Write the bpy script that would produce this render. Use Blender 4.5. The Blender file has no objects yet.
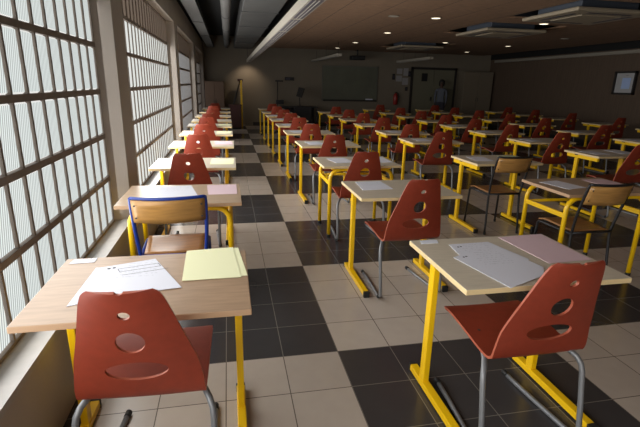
import bpy, bmesh, math, random
from mathutils import Vector, Matrix
random.seed(7)
S = bpy.context.scene
COL = S.collection
PI = math.pi

# ------------------------------------------------------------------ camera
def camera():
    p, y, r = .2852, .2044, .0227
    f = Vector((math.sin(y)*math.cos(p), math.cos(y)*math.cos(p), -math.sin(p)))
    rt = Vector((math.cos(y), -math.sin(y), 0)); up = rt.cross(f)
    c, s = math.cos(r), math.sin(r)
    a = c*rt + s*up; b = -s*rt + c*up
    cd = bpy.data.cameras.new('camera'); o = bpy.data.objects.new('camera', cd); COL.objects.link(o)
    m = Matrix.Identity(4)
    for i in range(3):
        m[i][0] = a[i]; m[i][1] = b[i]; m[i][2] = -f[i]
    m[0][3], m[1][3], m[2][3] = -.5986, -2.2685, 1.5532
    o.matrix_world = m
    cd.sensor_width = 36; cd.lens = 443.6/640*36; cd.clip_start = .05
    S.camera = o
camera()

# ------------------------------------------------------------------ world, exposure
w = bpy.data.worlds.new('world'); S.world = w; w.use_nodes = True
wn = w.node_tree.nodes; sky = wn.new('ShaderNodeTexSky'); sky.sky_type = 'HOSEK_WILKIE'
sky.turbidity = 6; sky.sun_direction = (-.5, .3, .8)
w.node_tree.links.new(sky.outputs[0], wn['Background'].inputs[0]); wn['Background'].inputs[1].default_value = .6
S.view_settings.view_transform = 'Standard'; S.view_settings.look = 'None'
S.view_settings.gamma = 1; S.view_settings.use_curve_mapping = False
S.view_settings.exposure = 0.12
# daylight through the glass blocks: (grazing, facing) radiance of each window
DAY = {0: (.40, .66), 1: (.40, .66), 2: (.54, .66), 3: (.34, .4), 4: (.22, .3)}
# the daylight those windows throw into the room: (centre y, length, watts)
for cy, ln, wt in ((-4.4, 3.2, 112), (-.5, 3.8, 58), (3.75, 3.8, 112), (8.1, 3.8, 46), (12.6, 3.5, 6)):
    al = bpy.data.lights.new('window_daylight', 'AREA'); al.shape = 'RECTANGLE'; al.size = 1.55; al.size_y = ln
    al.energy = wt; al.spread = math.radians(176); al.color = (1, .985, .955)
    ao = bpy.data.objects.new('window_daylight', al); COL.objects.link(ao)
    ao.location = (-1.475, cy, 1.29); ao.rotation_euler = (0, -math.pi/2, 0)

# ------------------------------------------------------------------ materials
def mat(name, col, rough=.5, metal=0, spec=.5, noise=None, bump=None, coat=0):
    m = bpy.data.materials.new(name); m.use_nodes = True
    nt = m.node_tree; b = nt.nodes['Principled BSDF']
    b.inputs['Base Color'].default_value = (*col, 1); b.inputs['Roughness'].default_value = rough
    b.inputs['Metallic'].default_value = metal; b.inputs['Specular IOR Level'].default_value = spec
    if coat: b.inputs['Coat Weight'].default_value = coat
    if noise or bump:
        tc = nt.nodes.new('ShaderNodeTexCoord'); mp = nt.nodes.new('ShaderNodeMapping')
        nt.links.new(tc.outputs['Object'], mp.inputs[0])
        nz = nt.nodes.new('ShaderNodeTexNoise'); nt.links.new(mp.outputs[0], nz.inputs['Vector'])
        nz.inputs['Detail'].default_value = 5
        if noise:
            sc, amt, stretch = noise
            mp.inputs['Scale'].default_value = stretch; nz.inputs['Scale'].default_value = sc
            cr = nt.nodes.new('ShaderNodeValToRGB')
            lo = [max(0, c*(1-amt)) for c in col]; hi = [min(1, c*(1+amt)) for c in col]
            cr.color_ramp.elements[0].color = (*lo, 1); cr.color_ramp.elements[0].position = .3
            cr.color_ramp.elements[1].color = (*hi, 1); cr.color_ramp.elements[1].position = .7
            nt.links.new(nz.outputs[0], cr.inputs[0]); nt.links.new(cr.outputs[0], b.inputs['Base Color'])
        if bump:
            nz2 = nt.nodes.new('ShaderNodeTexNoise'); nz2.inputs['Scale'].default_value = bump[0]
            nt.links.new(tc.outputs['Object'], nz2.inputs['Vector'])
            bp = nt.nodes.new('ShaderNodeBump'); bp.inputs['Strength'].default_value = bump[1]
            bp.inputs['Distance'].default_value = .01
            nt.links.new(nz2.outputs[0], bp.inputs['Height']); nt.links.new(bp.outputs[0], b.inputs['Normal'])
    return m

def emit(name, col, st):
    m = bpy.data.materials.new(name); m.use_nodes = True
    nt = m.node_tree; b = nt.nodes['Principled BSDF']
    b.inputs['Base Color'].default_value = (.6, .6, .6, 1)
    b.inputs['Emission Color'].default_value = (*col, 1); b.inputs['Emission Strength'].default_value = st
    return m

def glass_block(name, lo, hi, tint):
    """daylit ribbed glass block: passes more daylight straight through than at a slant"""
    m = bpy.data.materials.new(name); m.use_nodes = True
    nt = m.node_tree; n = nt.nodes; L = nt.links; n.clear()
    out = n.new('ShaderNodeOutputMaterial'); add = n.new('ShaderNodeAddShader')
    em = n.new('ShaderNodeEmission'); gl = n.new('ShaderNodeBsdfGlossy')
    gl.inputs['Color'].default_value = (.12, .12, .12, 1); gl.inputs['Roughness'].default_value = .25
    tc = n.new('ShaderNodeTexCoord'); wv = n.new('ShaderNodeTexWave'); mp = n.new('ShaderNodeMapping')
    mp.inputs['Rotation'].default_value = (.22, 0, 0)
    L.new(tc.outputs['Object'], mp.inputs[0]); L.new(mp.outputs[0], wv.inputs['Vector'])
    wv.wave_type = 'BANDS'; wv.bands_direction = 'Y'; wv.inputs['Scale'].default_value = 18
    wv.inputs['Distortion'].default_value = .6
    bp = n.new('ShaderNodeBump'); bp.inputs['Strength'].default_value = .8; bp.inputs['Distance'].default_value = .004
    L.new(wv.outputs['Fac'], bp.inputs['Height']); L.new(bp.outputs[0], gl.inputs['Normal'])
    lw = n.new('ShaderNodeLayerWeight'); lw.inputs[0].default_value = .5; L.new(bp.outputs[0], lw.inputs['Normal'])
    inv = n.new('ShaderNodeMath'); inv.operation = 'SUBTRACT'; inv.inputs[0].default_value = 1; L.new(lw.outputs['Facing'], inv.inputs[1])
    pw = n.new('ShaderNodeMath'); pw.operation = 'POWER'; L.new(inv.outputs[0], pw.inputs[0]); pw.inputs[1].default_value = 1.2
    ma = n.new('ShaderNodeMath'); ma.operation = 'MULTIPLY_ADD'; L.new(pw.outputs[0], ma.inputs[0])
    ma.inputs[1].default_value = hi; ma.inputs[2].default_value = lo
    L.new(ma.outputs[0], em.inputs['Strength'])
    em.inputs['Color'].default_value = (*tint, 1)
    L.new(em.outputs[0], add.inputs[0]); L.new(gl.outputs[0], add.inputs[1]); L.new(add.outputs[0], out.inputs[0])
    return m

def floor_material():
    m = bpy.data.materials.new('checker_floor_tiles'); m.use_nodes = True
    nt = m.node_tree; n = nt.nodes; L = nt.links; b = n['Principled BSDF']
    tc = n.new('ShaderNodeTexCoord'); sp = n.new('ShaderNodeSeparateXYZ'); L.new(tc.outputs['Object'], sp.inputs[0])
    def math_(op, a, bv=None, c=None):
        x = n.new('ShaderNodeMath'); x.operation = op
        for i, v in enumerate((a, bv, c)):
            if v is None: continue
            if isinstance(v, (int, float)): x.inputs[i].default_value = v
            else: L.new(v, x.inputs[i])
        return x.outputs[0]
    T = .33
    def grout(s):
        f = math_('FRACT', math_('DIVIDE', math_('ADD', s, 100*T), T))
        d = math_('ABSOLUTE', math_('SUBTRACT', f, .5))
        return math_('GREATER_THAN', d, .5-.0075)
    g = math_('MAXIMUM', grout(sp.outputs[0]), grout(sp.outputs[1]))
    fx = math_('FLOOR', math_('DIVIDE', sp.outputs[0], 4*T)); fy = math_('FLOOR', math_('DIVIDE', sp.outputs[1], 4*T))
    odd = math_('MODULO', math_('ADD', math_('ADD', fx, fy), 100), 2)
    # per tile variation
    wn_ = n.new('ShaderNodeTexWhiteNoise'); cb = n.new('ShaderNodeCombineXYZ')
    L.new(math_('FLOOR', math_('DIVIDE', sp.outputs[0], T)), cb.inputs[0]); L.new(math_('FLOOR', math_('DIVIDE', sp.outputs[1], T)), cb.inputs[1])
    L.new(cb.outputs[0], wn_.inputs['Vector'])
    nz = n.new('ShaderNodeTexNoise'); nz.inputs['Scale'].default_value = 9; nz.inputs['Detail'].default_value = 6
    L.new(tc.outputs['Object'], nz.inputs['Vector'])
    var = math_('ADD', math_('MULTIPLY_ADD', wn_.outputs['Value'], .12, .86), math_('MULTIPLY', nz.outputs[0], .16))
    def mix(f, a, c):
        x = n.new('ShaderNodeMix'); x.data_type = 'RGBA'; L.new(f, x.inputs['Factor'])
        for k, v in (('A', a), ('B', c)):
            s = [i for i in x.inputs if i.name == k and i.type == 'RGBA'][0]
            if isinstance(v, tuple): s.default_value = (*v, 1)
            else: L.new(v, s)
        return [o for o in x.outputs if o.type == 'RGBA'][0]
    base = mix(odd, (.47, .405, .345), (.047, .044, .045))
    vm = n.new('ShaderNodeVectorMath'); vm.operation = 'SCALE'; L.new(base, vm.inputs[0]); L.new(var, vm.inputs['Scale'])
    gc = mix(odd, (.11, .09, .075), (.17, .155, .14))
    col = mix(g, vm.outputs[0], gc)
    L.new(col, b.inputs['Base Color'])
    rr = math_('MULTIPLY_ADD', nz.outputs[0], .14, .16); L.new(rr, b.inputs['Roughness'])
    b.inputs['Specular IOR Level'].default_value = .5
    return m

def ceiling_material():
    m = mat('wood_ceiling', (.25, .15, .09), .75, noise=(14, .35, (.6, 6, 1)))
    nt = m.node_tree; n = nt.nodes; L = nt.links; b = n['Principled BSDF']
    src = b.inputs['Base Color'].links[0].from_socket
    tc = n.new('ShaderNodeTexCoord'); sp = n.new('ShaderNodeSeparateXYZ'); L.new(tc.outputs['Object'], sp.inputs[0])
    d = n.new('ShaderNodeMath'); d.operation = 'MULTIPLY_ADD'; L.new(sp.outputs[0], d.inputs[0]); d.inputs[1].default_value = 1/.70; d.inputs[2].default_value = 20.26
    f = n.new('ShaderNodeMath'); f.operation = 'FRACT'; L.new(d.outputs[0], f.inputs[0])
    g = n.new('ShaderNodeMath'); g.operation = 'LESS_THAN'; L.new(f.outputs[0], g.inputs[0]); g.inputs[1].default_value = .016
    x = n.new('ShaderNodeMix'); x.data_type = 'RGBA'; L.new(g.outputs[0], x.inputs['Factor'])
    A = [i for i in x.inputs if i.name == 'A' and i.type == 'RGBA'][0]; B = [i for i in x.inputs if i.name == 'B' and i.type == 'RGBA'][0]
    L.new(src, A); B.default_value = (.03, .02, .015, 1)
    L.new([o for o in x.outputs if o.type == 'RGBA'][0], b.inputs['Base Color'])
    return m

def paper_material(name, col, lines=True):
    m = mat(name, col, .7)
    if lines:
        nt = m.node_tree; n = nt.nodes; L = nt.links; b = n['Principled BSDF']
        tc = n.new('ShaderNodeTexCoord'); sp = n.new('ShaderNodeSeparateXYZ'); L.new(tc.outputs['Object'], sp.inputs[0])
        def M(op, a, v=None):
            x = n.new('ShaderNodeMath'); x.operation = op
            for i, q in enumerate((a, v)):
                if q is None: continue
                if isinstance(q, (int, float)): x.inputs[i].default_value = q
                else: L.new(q, x.inputs[i])
            return x.outputs[0]
        row = M('LESS_THAN', M('FRACT', M('MULTIPLY', M('ADD', sp.outputs[1], 5), 42)), .3)
        nz = n.new('ShaderNodeTexNoise'); nz.inputs['Scale'].default_value = 90
        mp = n.new('ShaderNodeMapping'); mp.inputs['Scale'].default_value = (1, .25, 1); L.new(tc.outputs['Object'], mp.inputs[0]); L.new(mp.outputs[0], nz.inputs['Vector'])
        txt = M('MULTIPLY', row, M('GREATER_THAN', nz.outputs[0], .5))
        top = M('GREATER_THAN', sp.outputs[1], .0)
        txt = M('MULTIPLY', M('MULTIPLY', txt, top), M('LESS_THAN', M('ABSOLUTE', sp.outputs[0]), .08))
        x = n.new('ShaderNodeMix'); x.data_type = 'RGBA'; L.new(M('MULTIPLY', txt, .22), x.inputs['Factor'])
        A = [i for i in x.inputs if i.name == 'A' and i.type == 'RGBA'][0]; B = [i for i in x.inputs if i.name == 'B' and i.type == 'RGBA'][0]
        A.default_value = (*col, 1); B.default_value = (.2, .2, .25, 1)
        L.new([o for o in x.outputs if o.type == 'RGBA'][0], b.inputs['Base Color'])
    return m

M = dict(
    floor=floor_material(), ceiling=ceiling_material(),
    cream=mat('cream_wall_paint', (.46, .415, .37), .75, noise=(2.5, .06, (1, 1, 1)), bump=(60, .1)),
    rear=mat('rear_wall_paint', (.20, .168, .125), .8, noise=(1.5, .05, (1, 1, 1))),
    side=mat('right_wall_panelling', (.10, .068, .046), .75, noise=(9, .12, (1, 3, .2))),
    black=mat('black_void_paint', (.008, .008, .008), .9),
    sill=mat('pale_stone_sill', (.40, .385, .37), .45, noise=(12, .1, (1, 1, 1))),
    mortar=mat('glass_block_mortar', (.25, .21, .18), .7, noise=(20, .1, (1, 1, 1))),
    beech=mat('beech_laminate', (.37, .245, .155), .34, noise=(7, .13, (1, 9, 1))),
    pale=mat('pale_laminate', (.60, .53, .42), .34, noise=(8, .08, (1, 8, 1))),
    brown_top=mat('worn_brown_laminate', (.47, .34, .23), .34, noise=(8, .12, (1, 8, 1))),
    edge=mat('yellow_edge_band', (.70, .54, .29), .5),
    beech_edge=mat('beech_edge_band', (.45, .28, .16), .5),
    yellow=mat('yellow_enamel', (.86, .52, .004), .32),
    red=mat('brick_red_shell', (.225, .033, .015), .48, spec=.35, noise=(30, .07, (1, 1, 1))),
    red_edge=mat('shell_rim', (.36, .085, .045), .5),
    grey_tube=mat('grey_tube', (.20, .205, .215), .38, metal=.3),
    black_tube=mat('black_tube', (.012, .012, .014), .35),
    blue_tube=mat('blue_tube', (.010, .035, .24), .3),
    rubber=mat('black_rubber', (.012, .012, .012), .6),
    ply=mat('varnished_plywood', (.40, .21, .062), .3, noise=(6, .2, (1, 1, 7))),
    ply_seat=mat('varnished_seat', (.33, .155, .055), .28, noise=(6, .2, (1, 7, 1))),
    steel=mat('screw_steel', (.1, .1, .1), .4, metal=1),
    white=paper_material('printed_paper', (.70, .71, .79)), plainwhite=paper_material('white_card', (.72, .74, .82), False),
    yellowp=paper_material('pale_yellow_paper', (.84, .84, .54), False), pinkp=paper_material('pale_pink_paper', (.74, .55, .60), False),
    greenp=paper_material('pale_green_paper', (.62, .72, .45), False),
    ink=mat('print_ink', (.04, .04, .06), .7),
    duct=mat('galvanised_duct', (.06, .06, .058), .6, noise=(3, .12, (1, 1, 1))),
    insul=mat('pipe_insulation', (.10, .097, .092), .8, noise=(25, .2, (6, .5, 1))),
    trunk=mat('white_enamel', (.28, .255, .21), .5), slot=mat('dark_louvre', (.05, .045, .065), .5),
    ac=mat('cassette_plastic', (.30, .25, .18), .5), acbody=mat('galvanised_casing', (.06, .07, .09), .45),
    lamp=emit('downlight_glow', (1, .86, .62), 2.6), lampoff=mat('unlit_diffuser', (.5, .45, .38), .5),
    board=mat('green_chalkboard', (.125, .13, .095), .6, noise=(2, .12, (1, 1, 1))), alu=mat('aluminium_frame', (.16, .16, .14), .5, metal=.4),
    door=mat('pale_door_leaf', (.17, .16, .11), .6), dframe=mat('dark_door_frame', (.025, .022, .02), .5),
    cup=mat('grey_cupboard', (.20, .165, .12), .55), brown=mat('dark_brown_cupboard', (.13, .075, .045), .6),
    maroon=mat('maroon_cupboard', (.085, .03, .028), .6), extred=mat('extinguisher_red', (.30, .02, .015), .35),
    notice=mat('notice_paper', (.32, .31, .31), .8), dark=mat('dark_plastic', (.015, .015, .017), .5),
    screen=mat('blue_white_notice', (.42, .55, .85), .4), greymount=mat('grey_mount', (.42, .42, .43), .6),
    cloth=mat('grey_shirt_cloth', (.11, .12, .15), .9), trousers=mat('dark_trousers_cloth', (.03, .03, .04), .9),
    skin=mat('skin', (.09, .05, .035), .6), hair=mat('black_hair', (.008, .007, .006), .6),
)

# ------------------------------------------------------------------ mesh helpers
class MB:
    def __init__(s): s.bm = bmesh.new(); s.mats = []
    def mi(s, m):
        if m is None: return 0
        if m not in s.mats: s.mats.append(m)
        return s.mats.index(m)
    def _mark(s, faces, m, smooth=False):
        i = s.mi(m)
        for f in faces: f.material_index = i; f.smooth = smooth
    def box(s, lo, hi, m=None, bevel=0, rot=None, at=None):
        g = bmesh.ops.create_cube(s.bm, size=1); vs = g['verts']
        c = [(a+b)/2 for a, b in zip(lo, hi)]; d = [b-a for a, b in zip(lo, hi)]
        for v in vs: v.co = Vector((v.co.x*d[0]+c[0], v.co.y*d[1]+c[1], v.co.z*d[2]+c[2]))
        fs = list({f for v in vs for f in v.link_faces})
        if bevel:
            es = list({e for v in vs for e in v.link_edges})
            r = bmesh.ops.bevel(s.bm, geom=es, offset=bevel, segments=2, affect='EDGES', profile=.5)
            vs = list({v for f in r['faces'] for v in f.verts}); fs = list({f for v in vs for f in v.link_faces})
        if rot: bmesh.ops.transform(s.bm, matrix=rot, verts=list({v for f in fs for v in f.verts}))
        s._mark(fs, m, False); return s
    def tube(s, pts, r, m=None, seg=10, cap=True, radii=None):
        pts = [Vector(p) for p in pts]; rings = []
        nrm = None
        for i, p in enumerate(pts):
            t = (pts[min(i+1, len(pts)-1)]-pts[max(i-1, 0)]).normalized()
            if nrm is None:
                nrm = t.orthogonal().normalized()
            else:
                nrm = (nrm - t*nrm.dot(t)).normalized()
            b = t.cross(nrm); rr = radii[i] if radii else r
            rings.append([s.bm.verts.new(p+(nrm*math.cos(2*PI*k/seg)+b*math.sin(2*PI*k/seg))*rr) for k in range(seg)])
        fs = []
        for a, b in zip(rings[:-1], rings[1:]):
            for k in range(seg): fs.append(s.bm.faces.new((a[k], a[(k+1) % seg], b[(k+1) % seg], b[k])))
        s._mark(fs, m, True)
        if cap: s._mark([s.bm.faces.new(rings[0][::-1]), s.bm.faces.new(rings[-1])], m)
        return s
    def lathe(s, prof, c=(0, 0, 0), m=None, seg=20, axis='z'):
        rings = []
        for r, z in prof:
            ring = []
            for k in range(seg):
                a = 2*PI*k/seg; p = (r*math.cos(a), r*math.sin(a), z)
                if axis == 'y': p = (p[0], p[2], p[1])
                ring.append(s.bm.verts.new(Vector(p)+Vector(c)))
            rings.append(ring)
        fs = [s.bm.faces.new((a[k], a[(k+1) % seg], b[(k+1) % seg], b[k])) for a, b in zip(rings[:-1], rings[1:]) for k in range(seg)]
        s._mark(fs, m, True)
        s._mark([s.bm.faces.new(rings[0][::-1]), s.bm.faces.new(rings[-1])], m)
        return s
    def prism(s, poly, z0, z1, m=None):
        a = [s.bm.verts.new((x, y, z0)) for x, y in poly]; b = [s.bm.verts.new((x, y, z1)) for x, y in poly]
        n = len(poly); fs = [s.bm.faces.new(a[::-1]), s.bm.faces.new(b)]
        fs += [s.bm.faces.new((a[k], a[(k+1) % n], b[(k+1) % n], b[k])) for k in range(n)]
        s._mark(fs, m); return s
    def mesh(s, name, m=None):
        bmesh.ops.recalc_face_normals(s.bm, faces=s.bm.faces)
        me = bpy.data.meshes.new(name); s.bm.to_mesh(me); s.bm.free()
        for x in (s.mats or [m]): me.materials.append(x)
        return me
    def build(s, name, m=None, parent=None, loc=None, rz=0):
        if m is not None and not s.mats: s.mats = [m]
        return link(name, s.mesh(name, m), parent, loc, rz)

def link(name, me, parent=None, loc=None, rz=0):
    o = bpy.data.objects.new(name, me); COL.objects.link(o)
    if parent: o.parent = parent
    if loc: o.location = loc
    o.rotation_euler.z = rz
    return o
def tag(o, label, cat, group=None):
    o['label'] = label; o['category'] = cat
    if group: o['group'] = group
    return o
def empty(name, loc=(0, 0, 0), rz=0):
    o = bpy.data.objects.new(name, None); o.empty_display_size = .1; COL.objects.link(o)
    o.location = loc; o.rotation_euler.z = rz; return o
def struct(o): o['kind'] = 'structure'; return o
CH = {}
def children(o): return [c for c in bpy.data.objects if c.parent == o]
def dup(o, loc=None, rz=0, parent=None):
    c = o.copy(); COL.objects.link(c)
    if parent: c.parent = parent
    if loc is not None: c.location = loc; c.rotation_euler.z = rz
    key = o.name
    if key not in CH: CH[key] = children(o)
    for ch in CH[key]: _dupchild(ch, c)
    return c
def _dupchild(ch, par):
    d = ch.copy(); COL.objects.link(d); d.parent = par
    if ch.name not in CH: CH[ch.name] = children(ch)
    for g in CH[ch.name]: _dupchild(g, d)
def arc(c, r, a0, a1, ax, ay, n=6):
    """points of an arc round c in the plane of unit vectors ax, ay"""
    c, ax, ay = Vector(c), Vector(ax), Vector(ay)
    return [c+ax*r*math.cos(a0+(a1-a0)*k/n)+ay*r*math.sin(a0+(a1-a0)*k/n) for k in range(n+1)]

# ------------------------------------------------------------------ room shell
XW, XI, XR, YB, YF, ZT = -1.52, -1.40, 9.8, 14.8, -6.0, 3.1
struct(MB().box((XW-.3, YF-.2, -.2), (XR+.2, YB+.2, 0)).build('floor', M['floor']))
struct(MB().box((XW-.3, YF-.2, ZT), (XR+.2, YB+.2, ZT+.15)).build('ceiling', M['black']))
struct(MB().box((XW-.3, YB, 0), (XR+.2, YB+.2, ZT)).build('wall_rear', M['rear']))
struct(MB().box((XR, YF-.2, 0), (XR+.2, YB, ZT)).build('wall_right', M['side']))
struct(MB().box((XW-.3, YF-.2, 0), (XR, YF, ZT)).build('wall_back', M['cream']))
WIN = {0: (-6.0, -2.75), 1: (-2.42, 1.44), 2: (1.82, 5.68), 3: (6.15, 10.05), 4: (10.80, 14.40)}
ZS, ZH, ZL = .47, 2.45, 2.86
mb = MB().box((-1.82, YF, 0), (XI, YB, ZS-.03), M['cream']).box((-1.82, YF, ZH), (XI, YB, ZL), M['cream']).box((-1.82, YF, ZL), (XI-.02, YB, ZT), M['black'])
ed = [YF] + [v for k in range(5) for v in WIN[k]] + [YB]
for k in range(0, len(ed), 2):
    a_, b_ = ed[k], ed[k+1]
    if b_-a_ > .02:      # pillars with splayed reveals
        mb.prism([(-1.82, a_-.105), (XW-.005, a_-.105), (XI, a_), (XI, b_), (XW-.005, b_+.105), (-1.82, b_+.105)], ZS-.03, ZH, M['cream'])
struct(mb.build('wall_left'))
o = struct(MB().box((XR-.02, YF, 2.6), (XR, YB, ZT)).build('trim_2', M['black'])); o['label'] = 'black strip above the right wall'
struct(MB().box((.3, YB-.015, 0), (6.4, YB, .11)).build('baseboard_rear', M['dframe']))
struct(MB().box((XR-.015, YF, 0), (XR, YB, .11)).build('baseboard_right', M['dframe']))

BARS = [.47, .82, 1.14, 1.46, 1.78, 2.10, 2.45]
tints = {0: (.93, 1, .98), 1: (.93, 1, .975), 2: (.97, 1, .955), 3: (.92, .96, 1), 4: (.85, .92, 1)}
for k, (y0, y1) in WIN.items():
    if k: y0 += .105
    y1 -= .105
    root = struct(empty('window_%d' % (k+1), (XW, (y0+y1)/2, ZS)))
    off = Vector(root.location)
    gm = glass_block('daylit_glass_block_%d' % (k+1), *DAY[k], tints[k])
    gs = glass_block('shade_tinted_glass_block_%d' % (k+1), DAY[k][0]*.22, DAY[k][1]*.12, (1, .76, .58))  # top row: shade of an outside overhang put into a dimmer, browner glow
    gr = glass_block('glass_block_edge_%d' % (k+1), DAY[k][0]*1.5, DAY[k][1]*.9, (1, 1, .96))  # bevel faces glow stronger, so each block's bright rim is set by material
    fr = MB(); pn = MB(); ps = MB()
    for i, z in enumerate(BARS):
        hw = .017
        lo, hi = max(ZS, z-hw), min(ZH, z+hw)
        fr.box(Vector((XW-.05, y0, lo))-off, Vector((XW+.012, y1, hi))-off)
    ys = [y1]; y = y1-.1745
    while y > y0+.05: ys.append(y); y -= .1745
    ys.append(y0)
    for y in ys: fr.box(Vector((XW-.05, max(y0, y-.0085), ZS))-off, Vector((XW+.008, min(y1, y+.0085), ZH))-off)
    for ya, yb in zip(ys[1:], ys[:-1]):
        for i in range(6):
            za, zb = BARS[i]+.014, BARS[i+1]-.014
            P = pn if i < 5 else ps
            a = [Vector((XW-.02, yy, zz))-off for yy, zz in ((ya+.008, za), (yb-.008, za), (yb-.008, zb), (ya+.008, zb))]
            q = [Vector((XW, yy, zz))-off for yy, zz in ((ya+.020, za+.012), (yb-.020, za+.012), (yb-.020, zb-.012), (ya+.020, zb-.012))]
            va = [P.bm.verts.new(v) for v in a]; vb = [P.bm.verts.new(v) for v in q]
            P.bm.faces.new(vb).material_index = 0
            for j in range(4): P.bm.faces.new((va[j], va[(j+1) % 4], vb[(j+1) % 4], vb[j])).material_index = 1
    def outward(P):
        for f in P.bm.faces:
            f.normal_update()
            if f.normal.x < 0: f.normal_flip()
    fr.build('window_frame', M['mortar'], root)
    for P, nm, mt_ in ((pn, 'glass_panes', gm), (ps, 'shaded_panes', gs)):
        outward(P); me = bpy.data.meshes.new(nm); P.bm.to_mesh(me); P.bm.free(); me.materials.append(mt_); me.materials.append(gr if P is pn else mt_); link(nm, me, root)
    MB().prism([((XW-.02)-off.x, y0-off.y), ((XW-.02)-off.x, y1-off.y), (XI-off.x, y1+.10-off.y), (XI+.012-off.x, y1+.10-off.y), (XI+.012-off.x, y0-.10-off.y), (XI-off.x, y0-.10-off.y)], -.03, 0).build('window_sill', M['sill'], root)

# suspended wooden ceiling with the three openings of the air conditioners
ZC = 2.70
AC = [(4.75, 4.1), (4.87, 6.55), (4.82, 10.8)]
HOLES = [(4.08, 3.35, 5.75, 5.15), (4.12, 5.75, 5.80, 7.65), (4.1, 10.0, 5.75, 11.9)]
X0, X1, Y1 = .50, 9.0, 14.0
mb = MB(); y = YF
for (hx0, hy0, hx1, hy1) in HOLES:
    mb.box((X0, y, ZC), (X1, hy0, ZC+.03)); mb.box((X0, hy0, ZC), (hx0, hy1, ZC+.03)); mb.box((hx1, hy0, ZC), (X1, hy1, ZC+.03)); y = hy1
mb.box((X0, y, ZC), (X1, Y1, ZC+.03))
o = mb.build('trim_1', M['ceiling']); struct(o); o['label'] = 'suspended brown wood ceiling panels'

for i, (cx, cy) in enumerate(AC):
    r = tag(empty('ceiling_air_conditioner', (cx, cy, ZC)), ['beige ceiling cassette air conditioner at upper right, nearest of the three',
            'beige ceiling cassette air conditioner, middle one of the three openings', 'beige ceiling cassette air conditioner nearest the rear wall'][i], 'air conditioner', 'ceiling cassette units')
    MB().box((-.47, -.47, -.06), (.47, .47, .37), bevel=.01).build('casing', M['acbody'], r)
    MB().box((-.64, -.62, -.115), (.64, .62, -.06), bevel=.02).build('face_panel', M['ac'], r)
    MB().box((-.33, -.33, -.128), (.33, .33, -.114), bevel=.006).build('intake_grille', M['ac'], r)
    for k in range(4):
        a = k*PI/2; rot = Matrix.Rotation(a, 4, 'Z')
        MB().box((-.36, .44, -.118), (.36, .50, -.113), rot=rot).build('louvre', M['slot'], r)

def downlight(x, y, lit, label):
    r = tag(empty('downlight', (x, y, ZC)), label, 'ceiling light', 'round downlights in the wooden ceiling')
    MB().lathe([(.092, 0), (.098, -.008), (.085, -.012), (.082, -.004)], m=M['trunk']).build('rim', None, r)
    MB().lathe([(.082, -.004), (.078, -.007)], m=M['lamp' if lit else 'lampoff']).build('diffuser', None, r)
for x, y, lit, lb in [(3.03, 5.6, 1, 'glowing round downlight nearest in the left line of ceiling lights'), (3.03, 8.1, 1, 'glowing round downlight second from the camera in the left line'),
                      (3.03, 10.8, 1, 'glowing round downlight third from the camera in the left line'), (3.03, 13.0, 1, 'glowing round downlight farthest away, near the chalkboard'),
                      (5.16, 5.58, 1, 'glowing round downlight beside the nearest air conditioner'), (5.28, 9.75, 1, 'glowing round downlight just left of the middle air conditioner'),
                      (7.5, 12.6, 1, 'faint glowing round downlight farthest to the right rear'), (7.33, 9.97, 1, 'glowing round downlight right of the middle air conditioner'),
                      (2.27, 5.65, 0, 'unlit round downlight left of the nearest glowing one'), (7.28, 7.62, 0, 'unlit round downlight near the right wall')]:
    downlight(x, y, lit, lb)

def linear_diffuser(x0, x1, y0, y1, z0, z1, label, slant=0):
    r = tag(empty('linear_air_diffuser', ((x0+x1)/2, (y0+y1)/2, z0)), label, 'air diffuser', 'long white linear diffusers under the ceiling')
    hx, hy = (x1-x0)/2, (y1-y0)/2
    MB().box((-hx, -hy, 0), (hx, hy, z1-z0), bevel=.004).build('housing', M['trunk'], r)
    n = max(1, round(2*hy/1.25)); st = 2*hy/n
    for k in range(n):
        a = -hy+k*st+.06; b = a+st-.12
        mb = MB().box((-hx+.02, a, -.004), (hx-.02, b, .002), M['slot'])
        for q in range(1, 3): 
            xx = -hx+.02+(2*hx-.04)*q/3; mb.box((xx-.0025, a, -.008), (xx+.0025, b, -.002), M['trunk'])
        mb.build('grille', None, r)
    for k in range(3):
        yy = -hy+.4+k*(2*hy-.8)/2
        MB().tube([(hx-.012, yy, z1-z0-.01), (hx-.012+slant, yy, ZC+.01-z0)], .004, seg=6).build('hanger_rod', M['dark'], r)
    return r
linear_diffuser(.075, .215, -5.9, 13.9, 2.2, 2.295, 'longest white linear diffuser, running along the edge of the wooden ceiling', .31)
linear_diffuser(2.44, 2.57, 10.5, 14.6, 2.30, 2.37, 'white linear diffuser hanging above the left end of the chalkboard')
linear_diffuser(5.20, 5.32, 10.5, 13.2, 2.30, 2.37, 'white linear diffuser hanging above the notice board')

# ducts in the open strip above the window side
r = tag(empty('cable_tray', (-1.125, 4.4, 2.68)), 'grey cable tray nearest the window wall under the black ceiling', 'cable tray')
MB().box((-.115, -10.3, 0), (.115, 10.35, .02), M['insul']).box((-.115, -10.3, 0), (-.105, 10.35, .08), M['duct']).box((.105, -10.3, 0), (.115, 10.35, .08), M['duct']).build('tray', None, r)
for k in range(3): MB().tube([(-.08+.08*k, -10.3, .04), (-.08+.08*k, 10.35, .04)], .02, seg=6).build('cable', M['insul'], r)
for k in range(7):
    yy = -8+2.8*k
    MB().box((-.125, yy-.02, -.012), (.125, yy+.02, 0)).build('bracket', M['duct'], r)
r = tag(empty('insulated_pipe', (-.58, 4.4, 2.76)), 'narrow grey insulated pipe run between the cable tray and the wide duct', 'pipe')
MB().tube([(0, -10.3, 0), (0, 10.35, 0)], .085, seg=14).build('pipe_jacket', M['insul'], r)
for k in range(9): MB().lathe([(.087, -.02), (.091, -.015), (.091, .015), (.087, .02)], (0, -9+2.3*k, 0), axis='y').build('collar', M['duct'], r)
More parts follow.
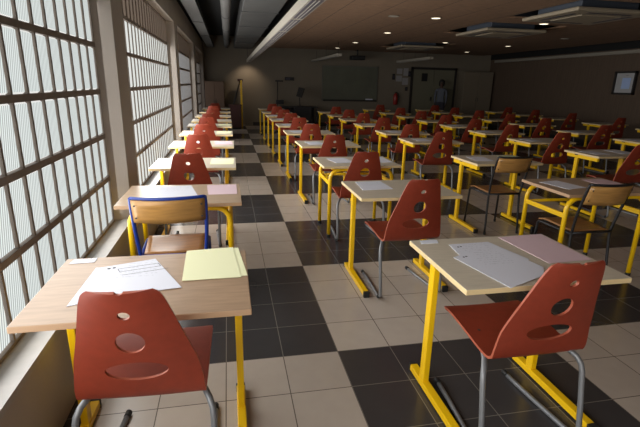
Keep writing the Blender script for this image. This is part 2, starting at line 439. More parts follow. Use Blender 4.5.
r = tag(empty('ventilation_duct', (-.015, 4.4, 2.68)), 'wide flat grey ventilation duct beside the long linear diffuser', 'duct')
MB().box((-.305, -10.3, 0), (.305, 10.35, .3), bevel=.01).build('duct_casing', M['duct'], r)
for k in range(10):
    yy = -9+2.1*k; MB().box((-.312, yy-.015, -.012), (.312, yy+.015, .3)).build('flange', M['duct'], r)

# conduit on the right wall
r = tag(empty('wall_conduit', (XR-.05, 6, 2.52)), 'long white cable conduit running along the top of the right wall', 'conduit')
MB().box((-.05, -11, -.045), (.05, 8.4, .045), bevel=.01).build('casing', M['trunk'], r)
for k in range(6): MB().box((-.055, -8+3*k-.03, -.05), (.05, -8+3*k+.03, .05)).build('joint_cover', M['trunk'], r)

# ------------------------------------------------------------------ furniture prototypes
def top_part(me_name, m, me, root, z=.735, t=.025, hx=.40, hy=.30):
    mb = MB(); mb.box((-hx, -hy, z), (hx, hy, z+t), m, bevel=.003)
    ie = mb.mi(me)
    for f in mb.bm.faces:
        f.normal_update()
        if abs(f.normal.z) < .5: f.material_index = ie
    return mb.build('tabletop', None, root)

def make_t_desk(m, me, lx, rx, arm):
    root = empty('school_desk')
    top_part('tabletop', m, me, root)
    for x in (lx, rx):
        leg = MB().box((x-.016, .09-.026, .04), (x+.016, .09+.026, .722), bevel=.004).build('leg', M['yellow'], root)
        MB().box((x-.018, .09-.028, .722), (x+.018, .09+.028, .735)).build('leg_cap', M['rubber'], leg)
        ft = MB().box((x-.021, -.37, .008), (x+.021, .235, .045), bevel=.004).build('foot', M['yellow'], root)
        for y0, y1 in ((-.378, -.352), (.222, .243)):
            MB().box((x-.023, y0, 0), (x+.023, y1, .047), bevel=.004).build('end_cap', M['rubber'], ft)
        if arm: MB().box((x-.016, -.262, .688), (x+.016, .262, .735), bevel=.003).build('support_arm', M['yellow'], root)
    MB().box((lx, .078, .70), (rx, .102, .735), bevel=.003).build('cross_rail', M['yellow'], root)
    return root

def make_arch_desk(m, me, X):
    root = empty('school_desk')
    top_part('tabletop', m, me, root, hx=.41)
    R, Z = .10, .715
    for y in (-.245, .245):
        pts = [(-X, y, .015)] + arc((-X+R, y, Z-R), R, PI, PI/2, (1, 0, 0), (0, 0, 1)) + arc((X-R, y, Z-R), R, PI/2, 0, (1, 0, 0), (0, 0, 1)) + [(X, y, .015)]
        a = MB().tube(pts, .019, seg=12).build('leg_arch', M['yellow'], root)
        for x in (-X, X): MB().lathe([(.021, 0), (.021, .03)], (x, y, 0), seg=12).build('foot_cap', M['rubber'], a)
    for x in (-X, X):
        MB().box((x-.011, -.245, .552), (x+.011, .245, .592), bevel=.003).build('side_rail', M['yellow'], root)
    MB().tube([(-X, .245, .57), (X, .245, .57)], .014).build('rear_rail', M['yellow'], root)
    for x in (-.3, .3): MB().box((x-.015, -.25, .715), (x+.015, .25, .735)).build('support_bar', M['yellow'], root)
    return root

def catmull(P, n):
    out = []
    for i in range(len(P)-1):
        p0, p1, p2, p3 = P[max(i-1, 0)], P[i], P[i+1], P[min(i+2, len(P)-1)]
        for k in range(n):
            t = k/n
            out.append(tuple(.5*((2*b)+(c-a)*t+(2*a-5*b+4*c-d)*t*t+(3*b-a-3*c+d)*t**3) for a, b, c, d in zip(p0, p1, p2, p3)))
    out.append(P[-1]); return out

def shell_mesh():
    P = [(.262, .424, .185), (.257, .442, .202), (.242, .456, .211), (.165, .461, .214), (.04, .452, .216), (-.07, .441, .218), (-.135, .437, .219), (-.178, .445, .221),
         (-.203, .472, .222), (-.220, .520, .219), (-.247, .620, .203), (-.283, .745, .168), (-.322, .870, .134), (-.335, .910, .120), (-.340, .926, .110), (-.343, .935, .094)]
    C = catmull(P, 4); NT = 14; th = .012
    def pt(i, j):
        y, z, h = C[i]; t = -1+2*j/NT
        back = min(1, max(0, (z-.46)/.12)) if y < -.15 else 0
        return Vector((h*t, y+.022*back*t*t, z+(.006*t*t if not back else 0)))
    G = [[pt(i, j) for j in range(NT+1)] for i in range(len(C))]
    mb = MB(); A = []; B = []
    for i in range(len(C)):
        ra, rb = [], []
        for j in range(NT+1):
            du = G[min(i+1, len(C)-1)][j]-G[max(i-1, 0)][j]; dv = G[i][min(j+1, NT)]-G[i][max(j-1, 0)]
            n = du.cross(dv).normalized()
            ra.append(mb.bm.verts.new(G[i][j]+n*th/2)); rb.append(mb.bm.verts.new(G[i][j]-n*th/2))
        A.append(ra); B.append(rb)
    fs, es = [], []
    for i in range(len(C)-1):
        for j in range(NT):
            fs.append(mb.bm.faces.new((A[i][j], A[i][j+1], A[i+1][j+1], A[i+1][j]))); fs.append(mb.bm.faces.new((B[i][j], B[i+1][j], B[i+1][j+1], B[i][j+1])))
        es.append(mb.bm.faces.new((A[i][0], A[i+1][0], B[i+1][0], B[i][0]))); es.append(mb.bm.faces.new((A[i][NT], B[i][NT], B[i+1][NT], A[i+1][NT])))
    n = len(C)-1
    for j in range(NT):
        es.append(mb.bm.faces.new((A[0][j], B[0][j], B[0][j+1], A[0][j+1]))); es.append(mb.bm.faces.new((A[n][j], A[n][j+1], B[n][j+1], B[n][j])))
    mb._mark(fs, M['red'], True); mb._mark(es, M['red_edge'], False)
    me = mb.mesh('shell')
    base = bpy.data.objects.new('tmp', me); COL.objects.link(base)
    cut = MB()
    def cyl(z, rx, rz, y=-.25, ax=0):
        prof = [(rx*math.cos(a*PI/18)+ax, rz*math.sin(a*PI/18)+z) for a in range(36)]
        a = [cut.bm.verts.new((x, y-.15, zz)) for x, zz in prof]; b = [cut.bm.verts.new((x, y+.15, zz)) for x, zz in prof]
        fs = [cut.bm.faces.new(a[::-1]), cut.bm.faces.new(b)]+[cut.bm.faces.new((a[k], a[(k+1) % 36], b[(k+1) % 36], b[k])) for k in range(36)]
        cut._mark(fs, M['red_edge'])
    cyl(.590, .105, .042); cyl(.724, .047, .046); cyl(.843, .019, .016); cyl(.940, .014, .011)
    co = bpy.data.objects.new('tmpc', cut.mesh('cut')); COL.objects.link(co)
    md = base.modifiers.new('b', 'BOOLEAN'); md.operation = 'DIFFERENCE'; md.object = co; md.solver = 'EXACT'; md.material_mode = 'TRANSFER'
    dg = bpy.context.evaluated_depsgraph_get(); dg.update()
    res = bpy.data.meshes.new_from_object(base.evaluated_get(dg)); res.name = 'shell'
    bpy.data.objects.remove(base); bpy.data.objects.remove(co)
    res.shade_smooth() if hasattr(res, 'shade_smooth') else None
    res.set_sharp_from_angle(angle=math.radians(35))
    return res

def make_shell_chair():
    root = empty('shell_chair')
    link('shell', shell_mesh(), root)
    for s in (-1, 1):
        xo, xi, xf = s*.245, s*.165, s*.205
        pts = [(xf, .25, .0135), (xf+s*.009, .10, .0135), (xf+s*.024, -.06, .0135), (xo-s*.004, -.18, .0135)] + arc((xo, -.205, .0585), .045, -PI/2, -PI*.96, (0, 1, 0), (0, 0, 1)) + \
              [(xo, -.226, .2), (xo, -.200, .34), (xo-s*.004, -.189, .375), (xo-s*.016, -.170, .402), (xo-s*.034, -.138, .419), (xi+s*.01, -.06, .4265), (xi, .05, .432), (xi, .15, .442)]
        lg = MB().tube(pts, .0125, seg=10).build('leg_tube', M['grey_tube'], root)
        MB().tube([(xf+s*.001, .228, .0145), (xf-s*.001, .264, .0145)], .0145).build('runner_cap', M['rubber'], lg)
        MB().tube([(xo, -.215, .016), (xo, -.244, .036)], .016).build('heel_cap', M['rubber'], lg)
    MB().tube([(-.15, .12, .436), (.15, .12, .436)], .010, seg=8).build('seat_brace', M['grey_tube'], root)
    for x in (-.15, .15):
        for y in (.02, .14):
            MB().lathe([(.009, 0), (.007, .004)], (x, y, .456 if y < .1 else .464), seg=8).build('screw', M['steel'], root)
    return root

def make_wooden_chair(tube):
    root = empty('wooden_chair')
    def slab(f, nx, ny, th, m, name):
        mb = MB(); A, B = [], []
        for i in range(nx+1):
            a, b = [], []
            for j in range(ny+1):
                p, n = f(-1+2*i/nx, j/ny); a.append(mb.bm.verts.new(p+n*th/2)); b.append(mb.bm.verts.new(p-n*th/2))
            A.append(a); B.append(b)
        fs = []
        for i in range(nx):
            for j in range(ny):
                fs += [mb.bm.faces.new((A[i][j], A[i+1][j], A[i+1][j+1], A[i][j+1])), mb.bm.faces.new((B[i][j], B[i][j+1], B[i+1][j+1], B[i+1][j]))]
        mb._mark(fs, m, True); es = []
        for i in range(nx):
            es += [mb.bm.faces.new((A[i][0], B[i][0], B[i+1][0], A[i+1][0])), mb.bm.faces.new((A[i][ny], A[i+1][ny], B[i+1][ny], B[i][ny]))]
        for j in range(ny):
            es += [mb.bm.faces.new((A[0][j], A[0][j+1], B[0][j+1], B[0][j])), mb.bm.faces.new((A[nx][j], B[nx][j], B[nx][j+1], A[nx][j+1]))]
        mb._mark(es, m, False); return mb.build(name, None, root)
    # curved backrest board, seat board with a shallow dish
    slab(lambda u, v: (Vector((.198*u, -.262-.055*(1-u*u)-.05*v, .70+.155*v)), Vector((.3*u, -1, -.2)).normalized()), 12, 4, .009, M['ply'], 'backrest')
    slab(lambda u, v: (Vector((.19*u*(1-.10*(1-v))+0, -.19+.39*v, .455+.012*v-.012*(1-u*u)*math.sin(PI*v)-.02*max(0, v-.85)/.15)), Vector((0, 0, 1))), 10, 12, .011, M['ply_seat'], 'seat')
    mt = M[tube]; fr = empty('f')
    bpy.data.objects.remove(fr)
    for s in (-1, 1):
        pts = [(s*.205, -.235, .012), (s*.19, -.20, .40), (s*.19, -.205, .47), (s*.20, -.235, .62), (s*.203, -.285, .80), (s*.20, -.305, .865)]
        l = MB().tube(catmull(pts, 4), .0115, seg=10).build('rear_leg', mt, root)
        MB().lathe([(.014, 0), (.014, .03)], (s*.205, -.235, 0), seg=10).build('foot_cap', M['rubber'], l)
        pts = [(s*.205, .215, .012), (s*.198, .195, .38)] + arc((s*.198, .155, .395), .04, 0, PI/2, (0, 1, 0), (0, 0, 1)) + [(s*.19, -.20, .437)]
        l = MB().tube(pts, .0115, seg=10).build('front_leg', mt, root)
        MB().lathe([(.014, 0), (.014, .03)], (s*.205, .215, 0), seg=10).build('foot_cap', M['rubber'], l)
        for z in (.735, .82): MB().lathe([(.006, 0), (.005, .004)], (s*.18, -.279-.05*(z-.7)/.155-.008, z), seg=8, axis='y').build('rivet', M['steel'], root)
    MB().tube(catmull([(.20*u, -.305-.052*(1-u*u), .865) for u in (-1, -.6, -.2, .2, .6, 1)], 3), .010).build('top_rail', mt, root)
    MB().tube([(-.195, .17, .432), (.195, .17, .432)], .010).build('front_rail', mt, root)
    MB().tube([(-.19, -.207, .448), (.19, -.207, .448)], .010).build('rear_rail', mt, root)
    for ch in children(root):
        ch.scale = (1.09 if tube == 'blue_tube' else .96, 1, 1)
    return root

# ------------------------------------------------------------------ the grid of desks and chairs
ORD = ['nearest', 'second', 'third', 'fourth', 'fifth', 'sixth', 'seventh', 'eighth', 'ninth', 'tenth', 'eleventh']
LINE = ['line along the windows', 'first line right of the aisle', 'second line right of the aisle', 'third line right of the aisle',
        'fourth line right of the aisle', 'line nearest the right wall']
GRID = {
    0: (-1.345, [-.20, 1.31, 2.62, 4.08, 5.40, 6.72, 7.80, 9.10, 10.6, 12.2]),
    1: (.32, [-.18, 1.32, 2.60, 4.06, 5.53, 6.82, 8.14, 9.33, 10.70, 12.2]),
    2: (1.995, [1.24, 2.61, 4.36, 5.53, 6.98, 8.31, 9.65, 11.0]),
    3: (3.86, [2.99, 4.31, 5.56, 6.78, 8.03, 9.40, 10.85, 12.6]),
    4: (5.80, [4.21, 5.59, 7.19, 8.51, 9.95, 11.35, 12.7]),
    5: (8.05, [5.95, 7.51, 9.12, 10.6, 11.95]),
}
ARCH = {(0, 1), (1, 2), (2, 0)}
WOODEN = {(0, 1): 'blue_tube', (2, 0): 'black_tube', (2, 1): 'black_tube'}
SPECIAL_DESK = {(0, 0): 'warm beech desk nearest the camera with white and yellow papers, beside the window sill',
                (1, 0): 'pale yellow-legged desk at lower right with white booklets and a pink sheet',
                (0, 1): 'arched-leg desk in front of the blue wooden chair by the windows',
                (2, 0): 'brown-topped desk with arched yellow legs before the black wooden chair at right',
                (1, 2): 'arched-leg desk, third in the first line right of the aisle'}
protos = {'t0': make_t_desk(M['beech'], M['beech_edge'], -.345, .355, False), 't1': make_t_desk(M['pale'], M['edge'], -.345, .30, False), 't2': make_t_desk(M['pale'], M['edge'], -.365, .345, True),
          'arch': make_arch_desk(M['brown_top'], M['beech_edge'], .37), 'arch_window': make_arch_desk(M['brown_top'], M['beech_edge'], .33), 'arch_pale': make_arch_desk(M['pale'], M['edge'], .33)}
pr_ch = make_shell_chair(); pr_w = {k: make_wooden_chair(k) for k in ('blue_tube', 'black_tube')}
used = set(); DESK = {}
def take(key, o, loc, rz):
    if key not in used:
        used.add(key); children_of = children(o); CH[o.name] = children_of
        o.location = loc; o.rotation_euler.z = rz; return o
    return dup(o, loc, rz)
POSE = {(0, 0): (-.926, -.62, -.05), (1, 0): (.67, -.63, .0), (1, 1): (.70, .85, .05), (0, 1): (-.985, .80, .02), (2, 0): (2.248, .835, 0), (2, 1): (2.31, 2.12, -.02)}
ARCH0 = None
for c, (x0, rows) in GRID.items():
    for k, yb in enumerate(rows):
        near = (c, k) in SPECIAL_DESK
        key = 'arch_pale' if (c, k) == (1, 2) else 'arch_window' if (c, k) == (0, 1) else 'arch' if (c, k) in ARCH else ('t0' if (c, k) == (0, 0) else 't1' if c < 2 else 't2')
        if key == 't1' and c == 0: pass
        rz = 0 if near or k < 2 else random.uniform(-.015, .015)
        loc = (x0+.405, yb-.30, 0)
        d = take(key, protos[key], loc, rz); DESK[(c, k)] = (d, loc, rz)
        tag(d, SPECIAL_DESK.get((c, k), 'pale school desk with yellow legs, %s in the %s' % (ORD[k] if k else 'nearest', LINE[c])), 'desk', 'school desks set out in lines')
        px, py, pz = POSE.get((c, k), (loc[0]+random.uniform(-.015, .01)-(.02 if c < 2 else 0), loc[1]-.17+random.uniform(-.04, .03), random.uniform(-.04, .03)))
        if (c, k) in WOODEN:
            wk = WOODEN[(c, k)]; ch = take(wk, pr_w[wk], (px, py, 0), pz)
            tag(ch, {(0, 1): 'blue-framed wooden chair behind the nearest window desk', (2, 0): 'black-framed wooden chair nearer the camera, at the arched desk on the right',
                     (2, 1): 'black-framed wooden chair farther away, second in the second line right of the aisle'}[(c, k)], 'chair', 'wooden chairs on tube frames')
        else:
            ch = take('shell', pr_ch, (px, py, 0), pz)
            lb = {(0, 0): 'brick red shell chair at the beech desk beside the window, lower left',
                  (1, 0): 'brick red shell chair at lower right, nearest in the first line right of the aisle'}.get((c, k), 'red shell chair at the %s desk in the %s' % (ORD[k], LINE[c]))
            tag(ch, lb, 'chair', 'red shell chairs at the desks')

# ------------------------------------------------------------------ papers
ZD = .7605
def sheet(pts, m, name, label, cat, group, z=ZD, th=.0016, text=False):
    cx = sum(p[0] for p in pts)/len(pts); cy = sum(p[1] for p in pts)/len(pts)
    o = MB().prism([(x-cx, y-cy) for x, y in pts], 0, th).build(name, M[m], None, (cx, cy, z))
    tag(o, label, cat, group); return o
def marks(o, dots, r=.0045, z=.0017):
    mb = MB()
    cx, cy = o.location.x, o.location.y
    for x, y in dots: mb.lathe([(r, z), (r, z+.0003)], (x-cx, y-cy, 0), seg=10)
    mb.build('printed_mark', M['ink'], o)
G = 'exam papers on the desks'
# nearest window desk
a = sheet([(-1.195, -.68), (-1.187, -.328), (-1.160, -.325), (-1.035, -.622)], 'white', 'paper_booklet', 'left white printed sheet of the folded pair on the beech desk', 'paper', G)
b = sheet([(-1.062, -.625), (-1.178, -.336), (-.95, -.262), (-.805, -.585)], 'white', 'paper_booklet', 'right white printed sheet overlapping another on the beech desk', 'paper', G, z=ZD+.0018)
marks(b, [(-1.128, -.352), (-1.108, -.346)], .007)
def rule(o, x0, y0, x1, y1, w_=.0022):
    d = Vector((x1-x0, y1-y0, 0)); L_ = d.length; a_ = math.atan2(d.y, d.x)
    MB().box((0, -w_/2, .0016), (L_, w_/2, .002), rot=Matrix.Translation((x0-o.location.x, y0-o.location.y, 0)) @ Matrix.Rotation(a_, 4, 'Z')).build('printed_rule', M['ink'], o)
rule(b, -1.09, -.362, -.93, -.318); rule(b, -1.075, -.395, -.915, -.351); rule(b, -1.09, -.362, -1.075, -.395); rule(b, -.93, -.318, -.915, -.351); rule(b, -1.06, -.43, -.88, -.381)
sheet([(-.819, -.179), (-.600, -.160), (-.569, -.520), (-.809, -.524)], 'yellowp', 'paper_sheet', 'pale yellow sheet on top, on the beech desk by the window', 'paper', 'coloured sheets on the desks', z=ZD+.0018)
sheet([(-.800, -.176), (-.574, -.166), (-.542, -.504), (-.77, -.515)], 'yellowp', 'paper_sheet', 'pale yellow sheet sticking out beneath the other on the beech desk', 'paper', 'coloured sheets on the desks')
sheet([(-1.308, -.216), (-1.21, -.211), (-1.211, -.26), (-1.314, -.267)], 'plainwhite', 'name_card', 'small white card at the far left corner of the beech desk', 'card', 'small name cards')
# nearest desk right of the aisle
a = sheet([(.505, -.272), (.735, -.262), (.80, -.52), (.60, -.60), (.487, -.42)], 'white', 'paper_booklet', 'white booklet lying underneath on the lower right desk', 'paper', G)
b = sheet([(.440, -.448), (.515, -.408), (.742, -.340), (.800, -.62), (.745, -.70), (.515, -.795)], 'white', 'paper_booklet', 'white booklet lying on top on the lower right desk', 'paper', G, z=ZD+.0018)
marks(b, [(.492, -.452), (.508, -.446)], .006); marks(a, [(.535, -.315), (.552, -.311)], .006)
sheet([(.835, -.205), (1.112, -.185), (1.105, -.565), (.864, -.578)], 'pinkp', 'paper_sheet', 'pale pink sheet on the lower right desk behind the red chair', 'paper', 'coloured sheets on the desks')
sheet([(.378, -.195), (.474, -.195), (.462, -.243), (.366, -.243)], 'plainwhite', 'name_card', 'small white card at the far left corner of the lower right desk', 'card', 'small name cards')
sheet([(.431, 1.265), (.655, 1.275), (.665, .985), (.411, .965)], 'white', 'paper_booklet', 'white booklet on the second desk right of the aisle', 'paper', G)
sheet([(-1.136, 1.24), (-.903, 1.27), (-.835, .94), (-1.109, .89)], 'white', 'paper_booklet', 'white printed sheet on the arched desk before the blue chair', 'paper', G)
sheet([(-.784, 1.265), (-.557, 1.27), (-.555, .955), (-.761, .955)], 'pinkp', 'paper_sheet', 'pale pink sheet on the arched desk before the blue chair', 'paper', 'coloured sheets on the desks')
TINT = {(0, 2): 'yellowp', (0, 3): 'pinkp', (0, 4): 'yellowp', (0, 5): 'yellowp', (2, 0): 'pinkp', (2, 1): 'greenp', (1, 2): 'plainwhite', (3, 0): 'plainwhite'}
NAMES = {'yellowp': 'pale yellow', 'pinkp': 'pale pink', 'greenp': 'pale green', 'plainwhite': 'plain white'}
for (c, k), (d, loc, rz) in DESK.items():
    if (c, k) in ((0, 0), (1, 0), (1, 1), (0, 1)): continue
    if (c == 0 and k <= 7) or (c == 1 and k <= 7) or (c == 2 and k <= 4) or (c == 3 and k <= 3) or (c == 4 and k <= 1):
        x, y = loc[0]-.17+random.uniform(-.04, .04), loc[1]+random.uniform(0, .05); a = random.uniform(-.12, .2)
        R_ = lambda u, v: (x+u*math.cos(a)-v*math.sin(a), y+u*math.sin(a)+v*math.cos(a))
        sheet([R_(-.105, -.15), R_(.105, -.15), R_(.105, .15), R_(-.105, .15)], 'white', 'paper_booklet', 'white booklet on the %s desk of the %s' % (ORD[k], LINE[c]), 'paper', G)
    if (c, k) in TINT:
        x, y = loc[0]+.265, loc[1]+.05; a = random.uniform(-.06, .06)
        R_ = lambda u, v: (x+u*math.cos(a)-v*math.sin(a), y+u*math.sin(a)+v*math.cos(a))
        t = TINT[(c, k)]
        sheet([R_(-.115, -.17), R_(.115, -.17), R_(.115, .17), R_(-.115, .17)], t, 'paper_sheet', '%s sheet on the %s desk of the %s' % (NAMES[t], ORD[k], LINE[c]), 'paper', 'coloured sheets on the desks')

# ------------------------------------------------------------------ along the rear wall
r = tag(empty('chalkboard', (3.99, YB-.03, .95)), 'wide dark green chalkboard on the rear wall', 'chalkboard')
MB().box((-1.06, -.01, .03), (1.06, .02, 1.22)).build('writing_surface', M['board'], r)
mb = MB()
for lo, hi in (((-1.09, -.02, 1.22), (1.09, .03, 1.25)), ((-1.09, -.02, 0), (1.09, .03, .03)), ((-1.09, -.02, 0), (-1.06, .03, 1.25)), ((1.06, -.02, 0), (1.09, .03, 1.25))): mb.box(lo, hi)
mb.build('frame', M['alu'], r)
MB().box((-1.05, -.10, -.03), (1.05, -.02, .03), bevel=.005).build('chalk_tray', M['dframe'], r)
o = MB().box((-.14, -.03, 0), (.14, .03, .045), bevel=.008).build('board_eraser', M['plainwhite'], None, (4.75, YB-.09, .98)); tag(o, 'pale eraser on the right end of the chalkboard tray', 'eraser')

r = tag(empty('projector', (3.9, 13.6, 2.45)), 'dark projector hanging from the ceiling above the chalkboard', 'projector')
MB().box((-.24, -.18, -.08), (.24, .18, .06), bevel=.02).build('projector_body', M['dark'], r)
MB().lathe([(.05, 0), (.045, .05)], (-.1, .16, -.01), axis='y').build('lens', M['steel'], r)
MB().tube([(0, 0, .06), (0, 0, ZC-2.45)], .025).build('ceiling_mount', M['dark'], r)

# double door at the rear right
r = struct(empty('door_1', (7.38, YB-.02, 0)))
mb = MB().box((-.95, -.06, 0), (-.87, .02, 2.24)).box((.87, -.06, 0), (.95, .02, 2.24)).box((-.95, -.06, 2.16), (.95, .02, 2.24))
mb.build('door_frame', M['dframe'], r)
for s in (-1, 1):
    lf = MB().box((min(s*.006, s*.865), -.04, .01), (max(s*.006, s*.865), .01, 2.155)).build('door_leaf', M['door'], r)
    MB().box((s*.08-.015, -.09, .98), (s*.08+.015, -.04, 1.14), bevel=.004).build('door_handle', M['steel'], lf)
MB().box((-.52, -.055, 1.72), (-.28, -.04, 2.02)).build('door_sign', M['dark'], r)

r = tag(empty('tall_cupboard', (9.07, 14.55, 0)), 'tall pale two-door cupboard in the rear right corner', 'cupboard')
MB().box((-.62, -.22, .05), (.62, .24, 2.12)).build('body', M['cup'], r)
MB().box((-.62, -.2, 0), (.62, .24, .05)).build('plinth', M['dframe'], r)
for s in (-1, 1):
    d_ = MB().box((min(s*.004, s*.612), -.24, .06), (max(s*.004, s*.612), -.22, 2.11), bevel=.003).build('door', M['cup'], r)
    MB().tube([(s*.04, -.255, 1.0), (s*.04, -.255, 1.14)], .008).build('handle', M['steel'], d_)

r = tag(empty('notice_board', (6.07, YB-.015, 1.85)), 'grey notice board covered with papers left of the double door', 'notice board')
MB().box((-.29, -.01, -.38), (.29, .015, .38)).build('backing', M['rear'], r)
for x, z, w_, h_ in ((-.12, .22, .22, .2), (.14, .2, .2, .28), (-.13, -.05, .24, .22), (.13, -.15, .24, .26)):
    MB().box((x-w_/2, -.014, z-h_/2), (x+w_/2, -.01, z+h_/2)).build('pinned_paper', M['notice'], r)
for nm, x, z, w_, h_, lb in (('wall_switch', 5.72, 1.86, .10, .22, 'dark wall box left of the grey notice board'), ('wall_switch', 6.36, 1.98, .10, .2, 'dark wall box high between notice board and door'), ('wall_switch', 6.27, 1.42, .10, .14, 'small dark switch low between extinguisher and door')):
    o = empty(nm, (x, YB-.02, z)); tag(o, lb, 'switch')
    MB().box((-w_/2, -.03, -h_/2), (w_/2, .02, h_/2), bevel=.006).build('switch_box', M['dark'], o); MB().box((-w_/4, -.036, -h_/4), (w_/4, -.03, h_/4)).build('button', M['slot'], o)

r = tag(empty('fire_extinguisher', (5.82, YB-.11, .82)), 'red fire extinguisher on the rear wall below the notice board', 'fire extinguisher')
MB().lathe([(.07, 0), (.085, .02), (.085, .34), (.06, .40), (.03, .42), (.03, .44)]).build('cylinder', M['extred'], r)
MB().box((-.02, -.08, .44), (.02, .05, .47), bevel=.005).build('valve_handle', M['dark'], r)
MB().tube(catmull([(0, -.04, .45), (.08, -.08, .42), (.12, -.06, .25), (.1, -.05, .1)], 4), .012).build('hose', M['dark'], r)
MB().box((-.03, .08, .1), (.03, .115, .4)).build('wall_bracket', M['steel'], r)

r = tag(empty('brown_cupboard', (-1.04, 14.5, 0)), 'dark brown cupboard in the rear left corner by the windows', 'cupboard')
MB().box((-.33, -.25, .04), (.33, .28, 1.55), bevel=.005).build('body', M['brown'], r)
for s in (-1, 1):
    d_ = MB().box((min(s*.004, s*.322), -.27, .06), (max(s*.004, s*.322), -.25, 1.53), bevel=.003).build('door', M['brown'], r)
    MB().tube([(s*.04, -.285, .8), (s*.04, -.285, .92)], .007).build('handle', M['steel'], d_)
MB().box((-.3, -.2, 0), (.3, .26, .04)).build('plinth', M['dframe'], r)

r = tag(empty('step_ladder', (-.22, 14.35, 0)), 'folding step ladder with a yellow stile behind the maroon cupboard', 'ladder')
for y in (-.18, .18):
    MB().box((-.03, y-.03, 0), (.03, y+.03, 1.60), rot=Matrix.Translation((.1, 0, 0))).build('front_stile', M['yellow'], r)
    MB().tube([(-.40, y*.9, .01), (.06, y*.9, 1.56)], .02).build('rear_brace', M['dark'], r)
for k in range(5): MB().box((.06, -.16, .25+.27*k), (.14, .16, .28+.27*k)).build('step', M['yellow'], r)
MB().box((-.02, -.2, 1.56), (.16, .2, 1.64), bevel=.01).build('top_cap', M['maroon'], r)

r = tag(empty('low_cupboard', (-.36, 13.65, 0)), 'low maroon cupboard in front of the step ladder at the aisle end', 'cupboard')
MB().box((-.20, -.22, .03), (.20, .22, .76), bevel=.008).build('body', M['maroon'], r)
MB().box((-.22, -.24, .76), (.22, .24, .79), bevel=.005).build('top', M['maroon'], r)
d_ = MB().box((-.19, -.235, .05), (.19, -.22, .74), bevel=.003).build('door', M['maroon'], r); MB().tube([(.14, -.25, .4), (.14, -.25, .5)], .007).build('handle', M['steel'], d_)
MB().box((-.18, -.2, 0), (.18, .2, .03)).build('plinth', M['dframe'], r)

r = tag(empty('floor_stand', (1.17, 14.3, 0)), 'thin dark floor stand with a crossbar near the teacher desk', 'stand')
MB().tube([(0, 0, .05), (0, 0, 1.6)], .018).build('pole', M['dark'], r)
MB().box((-.08, -.02, 1.58), (.20, .02, 1.63)).build('crossbar', M['dark'], r)
MB().lathe([(.2, 0), (.19, .03), (.03, .06)]).build('base', M['dark'], r)
MB().box((-.06, -.05, .8), (.22, .1, .95), bevel=.01).build('control_box', M['dark'], r)
o = tag(empty('wall_sign', (1.67, YB-.01, 1.69)), 'small dark sign on the rear wall left of the chalkboard', 'sign')
MB().box((-.17, -.015, -.06), (.17, .01, .06), bevel=.004).build('sign_plate', M['dark'], o); MB().box((-.14, -.018, -.04), (.02, -.015, .04)).build('sign_face', M['slot'], o)

r = tag(empty('teacher_desk', (1.83, 13.55, 0)), 'black teacher desk standing before the rear wall', 'desk')
MB().box((-.62, -.35, .73), (.62, .35, .77), bevel=.004).build('tabletop', M['dark'], r)
MB().box((-.2, -.33, .03), (.40, .33, .73), bevel=.004).build('pedestal', M['dark'], r)
MB().box((-.58, .28, .3), (.58, .30, .73)).build('modesty_panel', M['dark'], r)
for x in (-.58, .58):
    for y in (-.31, .31): MB().box((x-.02, y-.02, 0), (x+.02, y+.02, .73)).build('leg', M['dark'], r)
r = tag(empty('tilted_monitor', (1.86, 13.45, .77)), 'slim black screen standing tilted on the teacher desk', 'monitor')
MB().box((-.10, -.08, 0), (.10, .08, .015), bevel=.004).build('stand_foot', M['dark'], r)
MB().tube([(0, 0, .01), (-.02, 0, .3)], .015).build('stand_neck', M['dark'], r)
MB().box((-.015, -.24, -.16), (.015, .24, .16), rot=Matrix.Translation((.01, 0, .47)) @ Matrix.Rotation(.3, 4, 'Y') @ Matrix.Rotation(.25, 4, 'Z'), bevel=.004).build('screen', M['dark'], r)

# framed notice on the right wall
r = tag(empty('framed_notice', (XR-.02, 8.2, 1.74)), 'black framed notice with a blue-white sheet on the right wall', 'picture frame')
mb = MB()
for lo, hi in (((-.05, -.34, .25), (.02, .34, .30)), ((-.05, -.34, -.30), (.02, .34, -.25)), ((-.05, -.34, -.30), (.02, -.29, .30)), ((-.05, .29, -.30), (.02, .34, .30))): mb.box(lo, hi)
mb.build('frame', M['dframe'], r)
MB().box((-.01, -.29, -.25), (.015, .29, .25)).build('mount', M['greymount'], r)
MB().box((-.018, -.17, -.15), (-.01, .09, .13)).build('sheet', M['screen'], r)
MB().lathe([(.03, 0), (.03, .006)], (-.02, -.05, .19)).build('emblem', M['dark'], r)

# wall washer at the end of the long diffuser
r = tag(empty('wall_spotlight', (.12, 14.2, 2.30)), 'small spotlight by the rear end of the long linear diffuser', 'spotlight')
MB().lathe([(.03, -.10), (.035, -.02), (.02, 0)]).build('lamp_housing', M['trunk'], r)
MB().tube([(0, 0, 0), (0, 0, ZT-2.30)], .006).build('stem', M['dark'], r)
ld = bpy.data.lights.new('spot_beam', 'SPOT'); ld.energy = 16; ld.spot_size = math.radians(105); ld.spot_blend = .8; ld.color = (1, .8, .6); ld.shadow_soft_size = .03
lo = bpy.data.objects.new('spot_beam', ld); COL.objects.link(lo); lo.parent = r; lo.location = (0, 0, -.12); lo.rotation_euler = (math.radians(38), 0, 0)

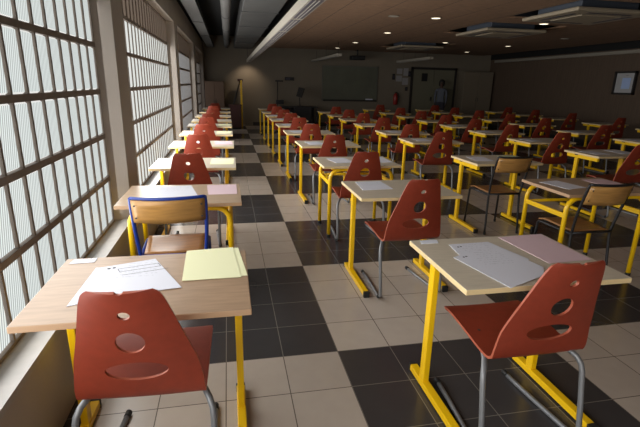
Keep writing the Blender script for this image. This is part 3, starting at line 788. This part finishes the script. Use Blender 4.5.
# ------------------------------------------------------------------ person by the double door
def person(loc, rz):
    root = empty('person', loc, rz); tag(root, 'person with black hair in a grey top standing before the double door', 'person')
    V = [(0, 0, .95, .15, .10), (0, 0, 1.10, .135, .095), (0, 0, 1.28, .16, .105), (0, 0, 1.42, .13, .085), (0, .01, 1.50, .052, .052), (0, .02, 1.57, .06, .07), (0, .02, 1.65, .077, .092), (0, .015, 1.73, .055, .07),
         (-.10, 0, .86, .088, .09), (-.11, .01, .48, .055, .06), (-.115, -.01, .09, .04, .042), (-.12, .13, .035, .04, .03),
         (.10, 0, .86, .088, .09), (.11, .01, .48, .055, .06), (.115, -.01, .09, .04, .042), (.12, .13, .035, .04, .03),
         (-.19, 0, 1.40, .055, .055), (-.215, -.01, 1.13, .042, .042), (-.20, .06, .90, .03, .03), (-.20, .08, .82, .02, .035),
         (.19, 0, 1.40, .055, .055), (.215, -.01, 1.13, .042, .042), (.20, .06, .90, .03, .03), (.20, .08, .82, .02, .035)]
    E_ = [(0, 1), (1, 2), (2, 3), (3, 4), (4, 5), (5, 6), (6, 7), (0, 8), (8, 9), (9, 10), (10, 11), (0, 12), (12, 13), (13, 14), (14, 15), (3, 16), (16, 17), (17, 18), (18, 19), (3, 20), (20, 21), (21, 22), (22, 23)]
    # fingers, five per hand
    for s, h in ((-1, 19), (1, 23)):
        x, y, z = V[h][:3]
        for k, (dy, ln) in enumerate(((-.022, .055), (-.007, .07), (.008, .068), (.022, .055))):
            n = len(V); V.append((x, y+dy, z-.03, .009, .009)); V.append((x+s*.004, y+dy+.01, z-.03-ln, .008, .008)); E_ += [(h, n), (n, n+1)]
        n = len(V); V.append((x-s*.01, y+.04, z+.0, .01, .01)); V.append((x-s*.015, y+.06, z-.035, .009, .009)); E_ += [(h, n), (n, n+1)]
    me = bpy.data.meshes.new('body'); me.from_pydata([v[:3] for v in V], E_, [])
    o = bpy.data.objects.new('body_tmp', me); COL.objects.link(o)
    sk = o.modifiers.new('s', 'SKIN'); o.modifiers.new('u', 'SUBSURF').levels = 2
    for i, v in enumerate(V):
        d = me.skin_vertices[0].data[i]; d.radius = v[3:5]; d.use_root = (i == 0)
    dg = bpy.context.evaluated_depsgraph_get(); dg.update()
    bm_ = bpy.data.meshes.new_from_object(o.evaluated_get(dg)); bpy.data.objects.remove(o)
    for k in ('skin', 'cloth', 'trousers', 'dark'): bm_.materials.append(M[k])
    for p in bm_.polygons:
        c = p.center; p.use_smooth = True
        p.material_index = 3 if c.z < .07 else 2 if (c.z < .96 and abs(c.x) < .2) else 1 if c.z < 1.47 and not (c.z < .93 and abs(c.x) > .18) else 0
    link('body', bm_, root)
    mb = MB(); N = 10
    mb.lathe([(.02, 1.80), (.07, 1.785), (.108, 1.73), (.115, 1.66), (.105, 1.58), (.06, 1.54)], (0, -.015, 0), seg=18)
    for v in mb.bm.verts:
        if v.co.y > .05 and v.co.z < 1.72: v.co.y = .05+.2*(v.co.y-.05)
    mb.build('hair', M['hair'], root)
    for s in (-1, 1):
        MB().lathe([(.001, -.008), (.008, -.004), (.009, .003), (.001, .008)], (s*.03, .102, 1.665), seg=10, axis='y').build('eye', M['dark'], root)
    MB().tube([(0, .105, 1.665), (0, .125, 1.63), (0, .108, 1.62)], .012, radii=[.008, .014, .01]).build('nose', M['skin'], root)
    MB().tube([(-.025, .098, 1.595), (0, .104, 1.593), (.025, .098, 1.595)], .006).build('mouth', M['extred'], root)
person((7.45, 14.15, 0), 2.6)
